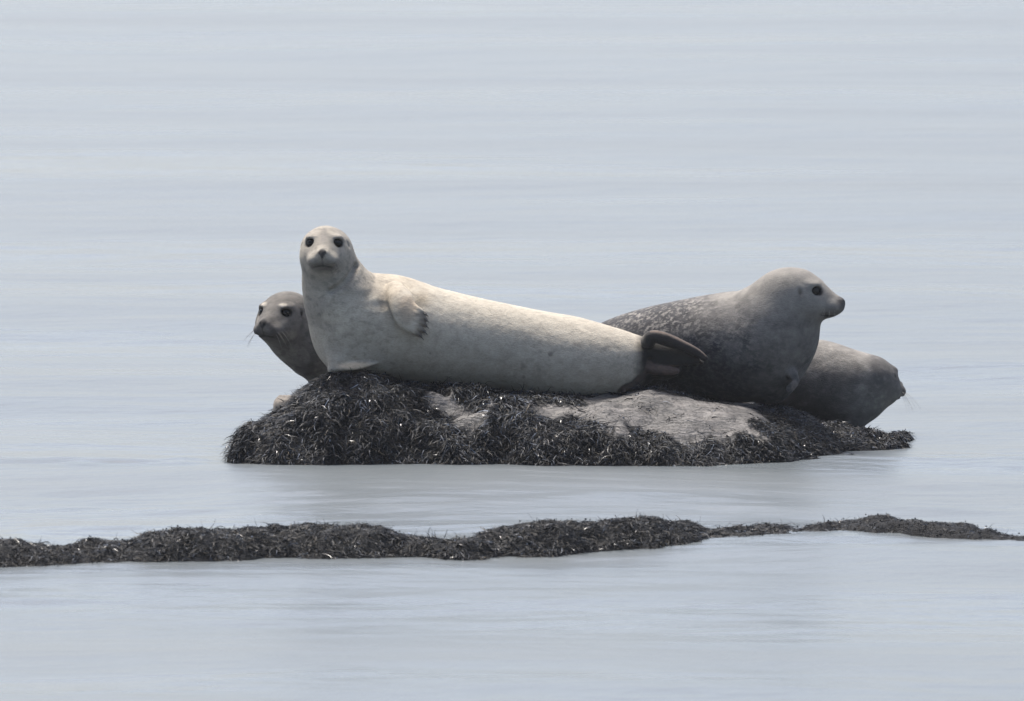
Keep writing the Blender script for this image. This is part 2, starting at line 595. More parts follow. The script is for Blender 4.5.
def build_rock():
    V, F, xs, ys, Z = grid_mesh(rock_height, -1.35, 1.75, -0.3, 2.8, 0.0125)
    hf = make_sampler(xs, ys, Z)
    root = bpy.data.objects.new('rock', None)
    COL.objects.link(root)
    tag(root, 'low bare-topped rock covered in dark seaweed with four seals lying on it', 'rock')
    patches = [
        [(548, 408), (565, 400), (600, 394), (640, 391), (690, 398), (760, 402), (785, 405), (762, 412), (745, 421), (752, 430), (770, 443),
         (742, 441), (715, 442), (700, 450), (676, 450), (668, 441), (655, 434), (640, 430), (622, 436), (606, 429), (590, 424), (572, 416)],
        [(432, 395), (446, 393), (462, 404), (484, 407), (486, 413), (452, 421), (440, 413)],
        [(536, 405), (556, 402), (566, 412), (556, 420), (536, 414)],
    ]
    polys = [poly_px(p, hf) for p in patches]

    def bare(x, y, pert=0.13):
        P = np.stack([x, y], -1)
        m = np.full(len(x), -9.0)
        for pl in polys:
            m = np.maximum(m, poly_dist(P, pl))
        nn = fbm(np.stack([x * 8, y * 14, x * 0], -1), 4, 51, .65)
        return m + pert * nn

    mesh_b = bare(V[:, 0], V[:, 1])
    smooth = sstep(0.0, 0.04, mesh_b)
    o = mesh_obj('stone', V, F, MROCK, root)
    set_val(o, 'bare', np.maximum(sstep(-0.01, 0.012, mesh_b), 0.12 * sstep(0.2, 0.5, fbm(V * 9, 3, 52))))
    # fronds
    n = 130000
    x = rng.uniform(-1.2, 1.6, n)
    y = rng.uniform(-0.12, 1.45, n)
    z = hf(x, y)
    keep = (z > -0.03) & ((bare(x, y) < 0.004) | (rng.random(n) < .004 + .10 * sstep(.22, .45, fbm(np.stack([x * 13, y * 16, x * 0], -1), 3, 57))))
    keep &= rng.random(n) < sstep(1.5, 0.9, y) + 0.15
    x, y = x[keep], y[keep]
    R = np.stack([x, y], -1)
    k = len(R)
    right = sstep(0.75, 1.05, x)
    ln = rng.uniform(0.025, 0.085, k) * (1 - 0.45 * right)
    wd = rng.uniform(0.0020, 0.0062, k)
    V2, F2, C2 = strands(R, hf, ln, wd, weed_colours(R, k), lift=0.12, nseg=4, droop=.65, wild=.55)
    w = mesh_obj('seaweed', V2, F2, MWEED, root, smooth=True)
    set_col(w, 'fur', C2)
    set_val(w, 'wet', np.repeat((rng.random(k) < 0.035) * 1.0, len(C2) // k))
    w['kind'] = 'stuff'
    w['label'] = 'black wet seaweed fronds draped over the rock'
    bladders(R[rng.random(k) < .09], hf, root)
    return hf


def build_bank():
    V, F, xs, ys, Z = grid_mesh(bank_height, -3.6, 3.4, -4.2, -2.0, 0.0175)
    hf = make_sampler(xs, ys, Z)
    root = bpy.data.objects.new('reef', None)
    COL.objects.link(root)
    tag(root, 'long low weed-covered reef with no seals, barely breaking the water', 'reef')
    root.location = (0, 0, 0)
    o = mesh_obj('stone', V, F, MROCK, root)
    set_val(o, 'bare', np.zeros(len(V)))
    n = 62000
    x = rng.uniform(-3.2, 2.9, n)
    y = np.interp(512 + x / 37.2 * FPX, [v[0] for v in BANK_B], BANK_F) + rng.uniform(-.08, .66, n)
    z = hf(x, y)
    px = 512 + x / 37.2 * FPX
    keep = (z > -0.015)
    keep &= rng.random(n) < np.interp(px, [780, 830, 900], [1, .6, .3])
    x, y = x[keep], y[keep]
    R = np.stack([x, y], -1)
    k = len(R)
    ln = rng.uniform(0.025, 0.065, k) * np.interp(x, [1.0, 1.2], [1, .55])
    wd = rng.uniform(0.0018, 0.0055, k)
    V2, F2, C2 = strands(R, hf, ln, wd, weed_colours(R, k) * .7, lift=0.13, nseg=4, droop=0.6, wild=0.65)
    w = mesh_obj('seaweed', V2, F2, MWEED, root)
    set_col(w, 'fur', C2)
    set_val(w, 'wet', np.repeat((rng.random(k) < 0.035) * 1.0, len(C2) // k))
    w['kind'] = 'stuff'
    w['label'] = 'tangled dark seaweed on the reef'
    bladders(R[rng.random(k) < .06], hf, root)


HF = build_rock()
build_bank()


# ------------------------------------------------------------------ solid modelling for the seals
def smin(a, b, k):
    h = np.maximum(k - np.abs(a - b), 0) / k
    return np.minimum(a, b) - h * h * k * 0.25


class Solid:
    def __init__(self):
        self.ops = []

    def ell(self, c, r, R=None, k=0.03, sub=False):
        c, r = np.array(c, float), np.array(r, float)
        R = np.eye(3) if R is None else R
        ext = np.abs(R) @ r

        def f(p):
            q = (p - c) @ R
            k0 = np.linalg.norm(q / r, axis=1)
            k1 = np.linalg.norm(q / (r * r), axis=1) + 1e-9
            return k0 * (k0 - 1) / k1
        self.ops.append((f, k, sub, c - ext, c + ext))

    def chain(self, pts, k=0.03, n=12, sy=1.0, flat=None, sub=False):
        """smooth tube through (x, y, z, r); sy widens it in depth; flat=(normal, factor) thins it"""
        pts = np.array(pts, float)
        S = []
        m = len(pts)
        for i in range(m - 1):
            p0, p1, p2, p3 = pts[max(i - 1, 0)], pts[i], pts[i + 1], pts[min(i + 2, m - 1)]
            for t in np.linspace(0, 1, n, endpoint=(i == m - 2)):
                S.append(0.5 * (2 * p1 + (p2 - p0) * t + (2 * p0 - 5 * p1 + 4 * p2 - p3) * t * t + (3 * p1 - p0 - 3 * p2 + p3) * t ** 3))
        S = np.array(S)
        lo = (S[:, :3] - S[:, 3:] * max(1, sy)).min(0)
        hi = (S[:, :3] + S[:, 3:] * max(1, sy)).max(0)
        if flat is not None:
            nv = np.array(flat[0], float)
            nv /= np.linalg.norm(nv)
            ff = flat[1]

        def f(p):
            d = np.full(len(p), 1e9)
            for s in S:
                q = p - s[:3]
                if flat is not None:
                    q = q + np.outer(q @ nv, nv) * (1 / ff - 1)
                    dd = np.linalg.norm(q, axis=1) - s[3]
                    dd = np.where(dd > 0, dd, dd * ff)
                else:
                    dd = np.sqrt(q[:, 0] ** 2 + (q[:, 1] / sy) ** 2 + q[:, 2] ** 2) - s[3]
                np.minimum(d, dd, out=d)
            return d
        self.ops.append((f, k, sub, lo, hi))
        return S

    def eval(self, p):
        d = np.full(len(p), 0.5)
        for f, k, sub, lo, hi in self.ops:
            mg = k + 0.07
            m = np.all((p > lo - mg) & (p < hi + mg), axis=1)
            if not m.any():
                continue
            v = f(p[m])
            d[m] = -smin(-d[m], v, k) if sub else smin(d[m], v, k)
        return d

    def mesh(self, h=0.005, bl=5):
        lo = np.min([o[3] for o in self.ops if not o[2]], axis=0) - 0.05
        hi = np.max([o[4] for o in self.ops if not o[2]], axis=0) + 0.05
        H = h * bl
        nb = np.ceil((hi - lo) / H).astype(int) + 1
        ci = np.stack(np.meshgrid(*[np.arange(v) for v in nb], indexing='ij'), -1).reshape(-1, 3)
        cd = self.eval(lo + (ci + 0.5 - 0.5 / bl) * H).reshape(nb)
        Fv = np.repeat(np.repeat(np.repeat(np.sign(cd) * 0.1, bl, 0), bl, 1), bl, 2).astype(np.float32)
        act = np.argwhere(np.abs(cd) < H * 1.75)
        sub = np.stack(np.meshgrid(*[np.arange(bl)] * 3, indexing='ij'), -1).reshape(-1, 3)
        idx = (act[:, None, :] * bl + sub[None]).reshape(-1, 3)
        for s in range(0, len(idx), 400000):
            ii = idx[s:s + 400000]
            Fv[ii[:, 0], ii[:, 1], ii[:, 2]] = self.eval(lo + ii * h)
        V, Q = surface_nets(Fv)
        V = V * h + lo
        for _ in range(2):
            d = self.eval(V)
            e1 = 0.0015
            g = np.stack([self.eval(V + np.eye(3)[i] * e1) - self.eval(V - np.eye(3)[i] * e1) for i in range(3)], -1) / (2 * e1)
            gl = np.sum(g * g, axis=1) + 1e-6
            st = np.clip(d / gl, -h, h) * 0.8
            V = V - g * st[:, None]
        return V, Q


def surface_nets(F):
    ins = F < 0
    n = np.array(F.shape)
    c = np.zeros(n - 1, np.int8)
    offs = [(i, j, k) for i in (0, 1) for j in (0, 1) for k in (0, 1)]
    for o in offs:
        c += ins[o[0]:n[0] - 1 + o[0], o[1]:n[1] - 1 + o[1], o[2]:n[2] - 1 + o[2]]
    A = np.argwhere((c > 0) & (c < 8))
    vid = np.full(n - 1, -1, np.int64)
    vid[A[:, 0], A[:, 1], A[:, 2]] = np.arange(len(A))
    vals = {o: F[A[:, 0] + o[0], A[:, 1] + o[1], A[:, 2] + o[2]] for o in offs}
    acc = np.zeros((len(A), 3))
    cnt = np.zeros(len(A))
    for o in offs:
        for ax in range(3):
            if o[ax]:
                continue
            q = list(o)
            q[ax] = 1
            v0, v1 = vals[o], vals[tuple(q)]
            m = (v0 < 0) != (v1 < 0)
            t = v0[m] / (v0[m] - v1[m])
            pt = np.tile(np.array(o, float), (m.sum(), 1))
            pt[:, ax] = t
            acc[m] += pt
            cnt[m] += 1
    V = A + acc / cnt[:, None]
    quads = []
    for ax in range(3):
        b, d = (ax + 1) % 3, (ax + 2) % 3
        s0 = [slice(None)] * 3
        s1 = [slice(None)] * 3
        s0[ax], s1[ax] = slice(0, -1), slice(1, None)
        x = np.argwhere(ins[tuple(s0)] != ins[tuple(s1)])
        x = x[(x[:, b] > 0) & (x[:, d] > 0) & (x[:, b] < n[b] - 1) & (x[:, d] < n[d] - 1)]
        flip = ins[x[:, 0], x[:, 1], x[:, 2]]
        ids = []
        for ob, od in ((-1, -1), (0, -1), (0, 0), (-1, 0)):
            y = x.copy()
            y[:, b] += ob
            y[:, d] += od
            ids.append(vid[y[:, 0], y[:, 1], y[:, 2]])
        q = np.stack(ids, -1)
        q[~flip] = q[~flip][:, ::-1]
        quads.append(q)
    return V, np.concatenate(quads)


class Head:
    """a harbour seal's head: u to its left-hand picture side, v forward, w up; scale in metres"""

    def __init__(self, S, C, fwd, scale=1.0, up=(0, 0, 1), k=0.03, slim=False):
        f = np.array(fwd, float)
        f /= np.linalg.norm(f)
        u = np.cross(f, up)
        u /= np.linalg.norm(u)
        w = np.cross(u, f)
        self.R = np.stack([u, f, w], -1)
        self.C = np.array(C, float)
        self.s = scale
        s = scale

        def E(c, r, k=0.03, sub=False):
            S.ell(self.C + self.R @ np.array(c) * s, np.array(r) * s, self.R, k * s, sub)
        E((0, -.005, .0), (.089, .108, .078), 0.05)
        E((0, .040, -.010), (.076, .085, .060), .03)
        S.chain([(*(self.C + self.R @ np.array(c) * s), r * s) for *c, r in ((0, .030, .030, .044), (0, .085, .010, .032), (0, .130, -.010, .023), (0, .158, -.020, .018))], k=.03 * s, n=6)
        for q in (-1, 1):
            E((q * .046, .045, -.040), (.042, .062, .045), .03)
        E((0, .108, -.036), (.047, .066, .038), .035)
        for q in (-1, 1):
            if slim:
                E((q * .022, .138, -.035), (.026, .037, .0215), .016)
            else:
                E((q * .026, .134, -.042), (.031, .038, .0255), .016)
        if slim:
            E((0, .092, -.047), (.036, .058, .022), .02)
        else:
            E((0, .100, -.056), (.040, .056, .022), .018)
        E((0, .167, -.017), (.0205, .015, .0135), .008)
        for q in (-1, 1):                                # brows, sockets, nostrils, ear holes
            E((q * .044, .070, .040), (.022, .020, .009), .025)
            E((q * .049, .086, .020), (.0195, .0190, .0165), .010, True)
            E((q * .0085, .1815, -.0145), (.0030, .006, .0060), .003, True)
            E((q * .087, .036, .012), (.003, .005, .010), .012, True)
            E((q * .040, .125, -.062), (.022, .040, .0016), .006, True)
        self.eyes = [self.pt(q * .0465, .0798, .0193) for q in (-1, 1)]
        self.er = .0174 * s

    def pt(self, u, v, w):
        return self.C + self.R @ np.array([u, v, w]) * self.s

    def local(self, P):
        return (P - self.C) @ self.R / self.s


def paint_face(hd, V, col, nose=(.02, .019, .019), muzzle=None, brow=None, lid=(.012, .011, .011), ear=.28):
    q = hd.local(V)
    au = np.abs(q[:, 0])

    def blob(c, r):
        return np.linalg.norm((np.stack([au, q[:, 1], q[:, 2]], -1) - np.array(c)) / np.array(r), axis=1)

    def put(m, c):
        col[:] = col * (1 - m[:, None]) + np.array(c) * m[:, None]
    if muzzle is not None:
        put(0.85 * sstep(1.25, 0.5, blob((.015, .14, -.058), (.052, .06, .034)) + .2 * fbm(V * 45, 2, 91)), muzzle)
    if brow is not None:
        put(0.9 * sstep(1.2, 0.5, blob((.038, .082, .048), (.018, .03, .010))), brow)
        put(0.4 * sstep(1.2, 0.5, blob((.052, .100, -.012), (.014, .03, .016))), brow)
    put(0.95 * sstep(1.25, 0.85, blob((.050, .086, .019), (.0222, .026, .0176))), lid)
    # nose pad: a dark V
    nz = (q[:, 2] + .040) / .032
    put(0.95 * sstep(.0205, .014, np.hypot(au / np.clip(nz, .25, 1), (q[:, 2] + .017) * .85)) * (q[:, 1] > .14), nose)
    put(0.8 * sstep(.0065, .001, np.abs(q[:, 2] + .0600 + 0.22 * au)) * sstep(.085, .115, q[:, 1]) * (q[:, 1] < .2) * sstep(.046, .028, au), nose)
    put(0.6 * sstep(.004, .001, au) * (q[:, 1] > .15) * (q[:, 2] < -.02) * (q[:, 2] > -.066), nose)
    put(ear * sstep(1.5, 0.1, blob((.085, .038, .010), (.016, .009, .016))), lid)


def uv_sphere(c, r, nu=20, nv=12):
    V, F = [], []
    for j in range(nv + 1):
        th = math.pi * j / nv
        for i in range(nu):
            ph = 2 * math.pi * i / nu
            V.append((c[0] + r * math.sin(th) * math.cos(ph), c[1] + r * math.sin(th) * math.sin(ph), c[2] + r * math.cos(th)))
    for j in range(nv):
        for i in range(nu):
            F.append((j * nu + i, (j + 1) * nu + i, (j + 1) * nu + (i + 1) % nu, j * nu + (i + 1) % nu))
    return V, F


def tube(pts, radii, n=6):
    pts = [np.array(p, float) for p in pts]
    V, F = [], []
    for i, p in enumerate(pts):
        t = pts[min(i + 1, len(pts) - 1)] - pts[max(i - 1, 0)]
        t /= np.linalg.norm(t) + 1e-9
        a0 = np.cross(t, (0.3, 0.2, 1.0))
        a0 /= np.linalg.norm(a0) + 1e-9
        b0 = np.cross(t, a0)
        for k in range(n):
            th = 2 * math.pi * k / n
            V.append(p + radii[i] * (math.cos(th) * a0 + math.sin(th) * b0))
    for i in range(len(pts) - 1):
        for k in range(n):
            F.append((i * n + k, i * n + (k + 1) % n, (i + 1) * n + (k + 1) % n, (i + 1) * n + k))
    F.append(tuple(range(n))[::-1])
    F.append(tuple((len(pts) - 1) * n + k for k in range(n)))
    return V, F


def skin_relief(V, hd, amt=.0012):
    """soft folds at the neck and small unevenness of the coat"""
    r = np.linalg.norm(hd.local(V), axis=1)
    q = V @ hd.R
    fold = fbm(np.stack([V[:, 0] * 7 + V[:, 2] * 12, V[:, 1] * 7, V[:, 2] * 16 - V[:, 0] * 6], -1), 2, 207)
    fold = 1 - np.abs(fold) * 2
    away = sstep(.14, .22, r)
    d = amt * fold * away * sstep(.50, .26, r) + amt * 1.6 * fbm(V * 4, 2, 209) * away
    d = d + .0012 * fbm(V * 45, 2, 208) * (.4 + .6 * away)
    c = V.mean(0)
    dirn = np.zeros_like(V)
    dirn[:, 1] = -1.0
    dirn[:, 2] = 0.6
    return dirn * d[:, None] * .8


def finish_seal(S, hd, base, label, mat, paint, claws=(), whisk=0.07, h=0.005, fold=.0012):
    root = bpy.data.objects.new('seal', None)
    COL.objects.link(root)
    base = np.array(base)
    root.location = base
    tag(root, label, 'seal', 'seals hauled out on the rock')
    V, Q = S.mesh(h)
    V = V + skin_relief(V, hd, fold)
    fur, fleck, mott = paint(V)
    b = mesh_obj('body', V - base, Q, mat, root)
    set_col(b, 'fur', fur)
    set_col(b, 'fleck', fleck)
    set_val(b, 'mottle', mott)
    for e0 in hd.eyes:
        v, f = uv_sphere((0, 0, 0), hd.er)
        mesh_obj('eye', v, f, MEYE, root, loc=e0 - base)
    for pts in claws:
        v, f = tube(np.array(pts) - base, np.linspace(.0042, .0009, len(pts)))
        mesh_obj('claw', v, f, MCLAW, root)
    VV, FF = [], []
    for q in (-1, 1):
        for i in range(6):
            r0, c0 = divmod(i, 3)
            a0 = hd.pt(q * (.030 + .008 * c0), .150 - .012 * c0, -.034 - .008 * r0)
            L = whisk * (0.7 + 0.5 * random.random())
            dr = hd.R @ np.array([q * (.8 - .1 * r0), .30 - .25 * c0, -.25 - .25 * r0])
            dr /= np.linalg.norm(dr)
            pts = [a0 + dr * L * t + np.array([0, 0, -1]) * L * .55 * t * t for t in (0, .25, .5, .75, 1)]
            v, f = tube(pts - base, [.0006, .0006, .0005, .0004, .0002], 4)
            o0 = len(VV)
            VV += list(v)
            FF += [tuple(k + o0 for k in ff) for ff in f]
    w = mesh_obj('whiskers', VV, FF, MWHISK, root)
    w['kind'] = 'stuff'
    return root


def PW(lst):
    """(px, py, r_px, Y) -> (x, y, z, r)"""
    return [(*W(px, py, Y), M(r, Y)) for px, py, r, Y in lst]


def mixrgb(a0, b0, t):
    return a0 * (1 - t[:, None]) + np.array(b0) * t[:, None]


def near(V, p, r):
    return np.linalg.norm((V - np.array(p)) / np.array(r), axis=1)


# ------------------------------------------------------------------ the pale seal in front
def seal_pale():
    S = Solid()
    S.chain(PW([(652, 358, 12, .80), (634, 362, 26, .80), (605, 361, 35, .80), (570, 356, 40, .80), (535, 352, 42, .79), (500, 347, 44, .78),
                (465, 342, 46.5, .77), (430, 336, 49, .75), (400, 330, 51, .73), (376, 325, 49, .72), (356, 316, 44, .70), (343, 298, 37, .68),
                (334, 277, 30, .665), (328, 258, 24, .655)]), k=.02, sy=1.06)
    S.chain(PW([(350, 320, 38, .68), (346, 338, 33, .66), (347, 351, 22, .64)]), k=.05)
    S.chain(PW([(340, 356, 14, .60), (358, 354, 15, .60), (376, 356, 16, .62)]), k=.04)
    S.chain(PW([(372, 300, 22, .74), (392, 300, 22, .74), (412, 302, 16, .74)]), k=.05)
    hd = Head(S, W(325.5, 247.5, .64), (-.05, -1, .035), 1.0, k=.04)
    S.chain(PW([(545, 362, 33, .76), (580, 366, 31.5, .76), (612, 366, 28, .77)]), k=.05)
    # throat under the chin
    S.chain(PW([(324, 266, 18, .585), (326, 282, 22, .63), (332, 300, 26, .64)]), k=.04)
    # lower fore flipper tucked under the chest
    S.chain(PW([(345, 352, 13, .60), (338, 363, 8, .56), (331, 371, 3.5, .55)]), k=.03, flat=((.25, -.3, 1), .6))
    S.chain(PW([(334, 369, 6, .555), (352, 365.5, 10, .545), (371, 361.5, 7, .555)]), k=.012, flat=((.25, -.30, 1), .26))
    # fore flipper lying on the flank
    nrm = (0.05, -0.93, 0.36)
    yf = lambda py: .73 - M(51) * 1.06 * math.sqrt(max(.05, 1 - ((331 - py) / 51) ** 2)) - .026
    S.chain(PW([(395, 292, 11, yf(292) + .040), (401, 301, 13, yf(301) + .012), (405, 309, 14, yf(309) - .002), (408, 317, 13, yf(317) - .006), (411, 323, 10, yf(323) - .008)]),
            k=.009, flat=(nrm, .48))
    claws = []
    tips = [(425.0, 314), (425.8, 319.5), (425.6, 325), (424.2, 331), (420.5, 335.5)]
    roots = [(413, 306), (412, 311), (411, 316), (409, 321), (407, 325)]
    for i, ((tx, ty), (rx, ry)) in enumerate(zip(tips, roots)):
        S.chain(PW([(rx, ry, 4.4, yf(ry) - .008), ((rx + tx) / 2, (ry + ty) / 2, 3.3, yf((ry + ty) / 2) - .020), (tx, ty, 2.1, yf(ty) - .014)]), k=.007)
        c0 = W(tx - 1.2, ty - .4, yf(ty) - .019)
        claws.append([c0, c0 + np.array([.008, -.003, -.003 - .001 * i]), c0 + np.array([.017, .001, -.011 - .002 * i])])
    # hollow of the armpit
    S.ell(W(424, 300, yf(300) - .005), (.022, .030, .030), k=.03, sub=True)
    # fold where the raised neck turns
    S.chain(PW([(355, 266, 2.5, .62), (350, 276, 2.6, .570), (342, 285, 2.6, .548), (331, 291, 2, .545)]), k=.022, sub=True)
    # hind flippers held together, soles turned to the side
    n2 = (0.05, -1, .25)
    S.chain(PW([(636, 356, 18, .79), (648, 352, 12, .775)]), k=.02)
    TOP = [(648, 341, 7.5, .715), (652, 336.5, 6.5, .705), (661, 337.5, 6.8, .705), (672, 341.5, 6.3, .71), (684, 346.5, 5.2, .715), (696, 352.5, 4.3, .725), (706, 359, 2.4, .735)]
    S.chain(PW(TOP), k=.008)
    for i, (mx, my, ex, ey) in enumerate([(676, 351, 702, 363), (672, 355, 695, 365.5), (668, 358, 686, 366)]):   # toes and web behind the first toe
        S.chain(PW([(648, 349 + 3 * i, 4.5, .765), (mx, my, 3.4, .765), (ex, ey, 1.8, .76)]), k=.006)
    S.chain(PW([(648, 354, 12, .738), (664, 355, 11.5, .735), (680, 357, 9, .735), (696, 360.5, 4, .74)]), k=.008, flat=(n2, .40))
    S.chain(PW([(650, 367, 9.5, .745), (664, 367, 9, .74), (677, 368.5, 5, .74)]), k=.008, flat=(n2, .35))
    LOW = [(644, 365, 5.5, .735), (653, 369, 5.2, .715), (666, 370.5, 4.6, .715), (676, 371, 3.2, .72)]
    S.chain(PW(LOW), k=.006)
    S.chain(PW([(650, 374, 4.5, .76), (664, 375.5, 4, .76), (676, 374, 2.5, .76)]), k=.006)
    STRIP = [(647, 365, 4.5, .73), (640, 374, 5.5, .72), (632, 383, 5, .71), (624.5, 390, 2.4, .70)]
    S.chain(PW(STRIP), k=.008, flat=(n2, .7))
    S.ell(W(650, 360, .70), (.014, .03, .010), k=.012, sub=True)

    def paint(V):
        n = len(V)
        f1 = fbm(V * 6, 3, 201)
        c = np.tile(np.array([.43, .385, .31]), (n, 1))
        c *= (1 + .12 * f1)[:, None]
        px = 512 + V[:, 0] / (V[:, 1] + 40.2) * FPX
        # greyer flank and chest, tan stains round the flipper
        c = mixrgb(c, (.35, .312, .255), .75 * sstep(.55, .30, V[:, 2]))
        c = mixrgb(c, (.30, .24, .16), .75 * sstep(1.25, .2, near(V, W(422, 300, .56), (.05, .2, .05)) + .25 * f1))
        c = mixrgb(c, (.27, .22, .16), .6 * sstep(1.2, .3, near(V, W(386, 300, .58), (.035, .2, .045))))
        c = mixrgb(c, (.36, .30, .22), .55 * sstep(1.2, .2, near(V, W(385, 284, .70), (.16, .3, .06)) + .5 * fbm(V * 13, 3, 203)))
        # head and neck greyer
        hq = hd.local(V)
        c = mixrgb(c, (.285, .258, .215), .8 * sstep(.30, .14, np.linalg.norm(hq, axis=1)))
        c = mixrgb(c, (.21, .19, .17), .6 * sstep(1.2, .5, np.linalg.norm(hq / np.array([.016, .08, .05]) - np.array([0, .9, .75]), axis=1)))
        fold = fbm(np.stack([V[:, 0] * 8 + V[:, 2] * 14, V[:, 1] * 5, V[:, 2] * 10 - V[:, 0] * 6], -1), 3, 207)
        c = mixrgb(c, (.25, .225, .195), .6 * sstep(.05, .45, fold) * sstep(.42, .24, np.linalg.norm(hq, axis=1)))
        paint_face(hd, V, c, muzzle=(.14, .128, .113), brow=(.36, .32, .265), ear=.1)
        # flipper digits
        for tx, ty in tips:
            c = mixrgb(c, (.09, .07, .056), .8 * sstep(1.4, .3, near(V, W(tx - 1, ty, yf(ty) - .01), (.034, .06, .013))))
        c = mixrgb(c, (.34, .27, .195), .8 * sstep(1.2, .6, near(V, W(408, 312, yf(312)), (.05, .05, .07))))
        # lower flipper edge: its lit rim is painted in as a brighter colour
        c = mixrgb(c, (.58, .45, .31), .9 * sstep(1.2, .5, near(V, W(354, 366, .49), (.10, .06, .022))))
        # hind flippers: black skin, grey-brown toes, pink-brown lower edge
        hm = sstep(633, 646, px + 4 * fbm(V * 30, 3, 205) - .12 * (V[:, 2] - .4) * 60)

        def along(chain, wd):
            P0 = np.array([W(q[0], q[1], q[3]) for q in chain])
            d = np.full(n, 9.0)
            for a1, b1 in zip(P0[:-1], P0[1:]):
                ab = b1 - a1
                t = np.clip((V - a1) @ ab / (ab @ ab), 0, 1)
                d = np.minimum(d, np.linalg.norm(V - a1 - t[:, None] * ab, axis=1))
            return sstep(wd, wd * .55, d + .004 * fbm(V * 70, 2, 206))
        hm = np.maximum(hm, along(STRIP, .032))
        c = mixrgb(c, (.006, .0055, .006), .98 * hm)
        c = mixrgb(c, (.030, .025, .024), .85 * along(TOP, .034) * hm)
        c = mixrgb(c, (.17, .125, .10), .7 * along([(q[0], q[1] - 5, q[2], q[3] - .01) for q in TOP[1:]], .010))
        c = mixrgb(c, (.12, .08, .066), .8 * along(LOW, .026))
        c = mixrgb(c, (.085, .058, .048), .85 * along(STRIP, .026))
        c = mixrgb(c, (.28, .22, .19), .8 * along([(665, 349.5, 0, .742), (672, 349, 0, .742), (681, 351.5, 0, .745)], .006))
        # scars
        for sx, sy, r0 in ((551, 354.5, .012), (524, 367, .016), (523, 378, .010), (575, 345, .006), (430, 352, .005)):
            nn = near(V, W(sx, sy, .6), (r0, .3, r0)) + .5 * fbm(V * 60, 2, 301)
            c = mixrgb(c, (.16, .13, .11), .7 * sstep(1.0, .3, nn))
        fl = c * .66
        m = .40 + .35 * sstep(.0, .5, fbm(V * 3.5, 3, 204))
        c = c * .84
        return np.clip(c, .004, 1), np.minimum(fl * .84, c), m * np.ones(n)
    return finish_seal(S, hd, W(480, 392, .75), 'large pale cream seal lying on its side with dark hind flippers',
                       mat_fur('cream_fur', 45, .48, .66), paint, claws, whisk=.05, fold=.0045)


# ------------------------------------------------------------------ the dark seal with raised head
def seal_dark():
    S = Solid()
    S.chain(PW([(560, 372, 12, 1.32), (585, 362, 24, 1.28), (615, 354, 34, 1.22), (650, 352, 44, 1.16), (690, 350, 51, 1.10), (730, 348, 56, 1.04),
                (756, 343, 53, 1.0), (770, 331, 46, .96), (780, 316, 38, .94), (787, 302, 29, .93), (791, 295, 24, .93)]), k=.02, sy=1.0)
    S.chain(PW([(763, 350, 45, .97), (769, 367, 32, .94), (773, 385, 19, .93)]), k=.05)
    S.chain(PW([(764, 316, 32, .96), (778, 299, 23, .935)]), k=.04)
    hd = Head(S, W(793.5, 293.5, .93), (1, -.20, -.07), 1.09, k=.04, slim=True)
    S.chain(PW([(803, 306, 15, .925), (797, 318, 20, .93), (790, 336, 26, .94)]), k=.05)
    # fore flipper standing at the chest
    S.chain(PW([(782, 360, 12, .88), (792, 373, 7, .84), (796, 381, 4.5, .82), (789, 390, 4.5, .80)]), k=.014, flat=((.8, -.5, .2), .5))

    def paint(V):
        n = len(V)
        f1 = fbm(V * 6, 3, 211)
        hq = hd.local(V)
        rr = np.linalg.norm(hq / np.array([1, 1.2, 1]), axis=1)
        c = np.tile(np.array([.021, .021, .025]), (n, 1)) * (1 + .35 * f1)[:, None]
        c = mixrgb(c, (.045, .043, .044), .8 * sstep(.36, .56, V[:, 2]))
        gr = fbm(V * 26, 3, 216)
        hm = sstep(.38, .11, rr + .05 * f1 + .07 * gr)
        c = mixrgb(c, (.185, .172, .148), .9 * hm)
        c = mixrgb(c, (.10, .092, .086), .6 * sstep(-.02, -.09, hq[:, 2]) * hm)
        paint_face(hd, V, c, muzzle=(.105, .095, .085), brow=(.18, .165, .14))
        nz = sstep(1.2, .7, np.linalg.norm((hq - np.array([0, .168, -.022])) / np.array([.04, .026, .026]), axis=1))
        c = mixrgb(c, (.03, .027, .027), .85 * nz)
        c = mixrgb(c, (.17, .145, .125), .85 * sstep(1.2, .5, near(V, W(795, 386, .80), (.018, .05, .026))))
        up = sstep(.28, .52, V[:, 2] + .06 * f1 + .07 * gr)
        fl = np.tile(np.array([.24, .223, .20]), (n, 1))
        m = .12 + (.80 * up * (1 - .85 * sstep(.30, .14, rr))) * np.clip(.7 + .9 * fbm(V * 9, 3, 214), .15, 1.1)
        c = c * np.array([.80, .80, .82]) * (1 + .22 * hm)[:, None] * (1 + .40 * fbm(V * 34, 3, 218) * sstep(.05, .16, rr))[:, None]
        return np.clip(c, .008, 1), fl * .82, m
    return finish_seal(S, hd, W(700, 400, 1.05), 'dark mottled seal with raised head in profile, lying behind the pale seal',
                       mat_fur('dark_fur', 72, .46, .64), paint, whisk=.035)


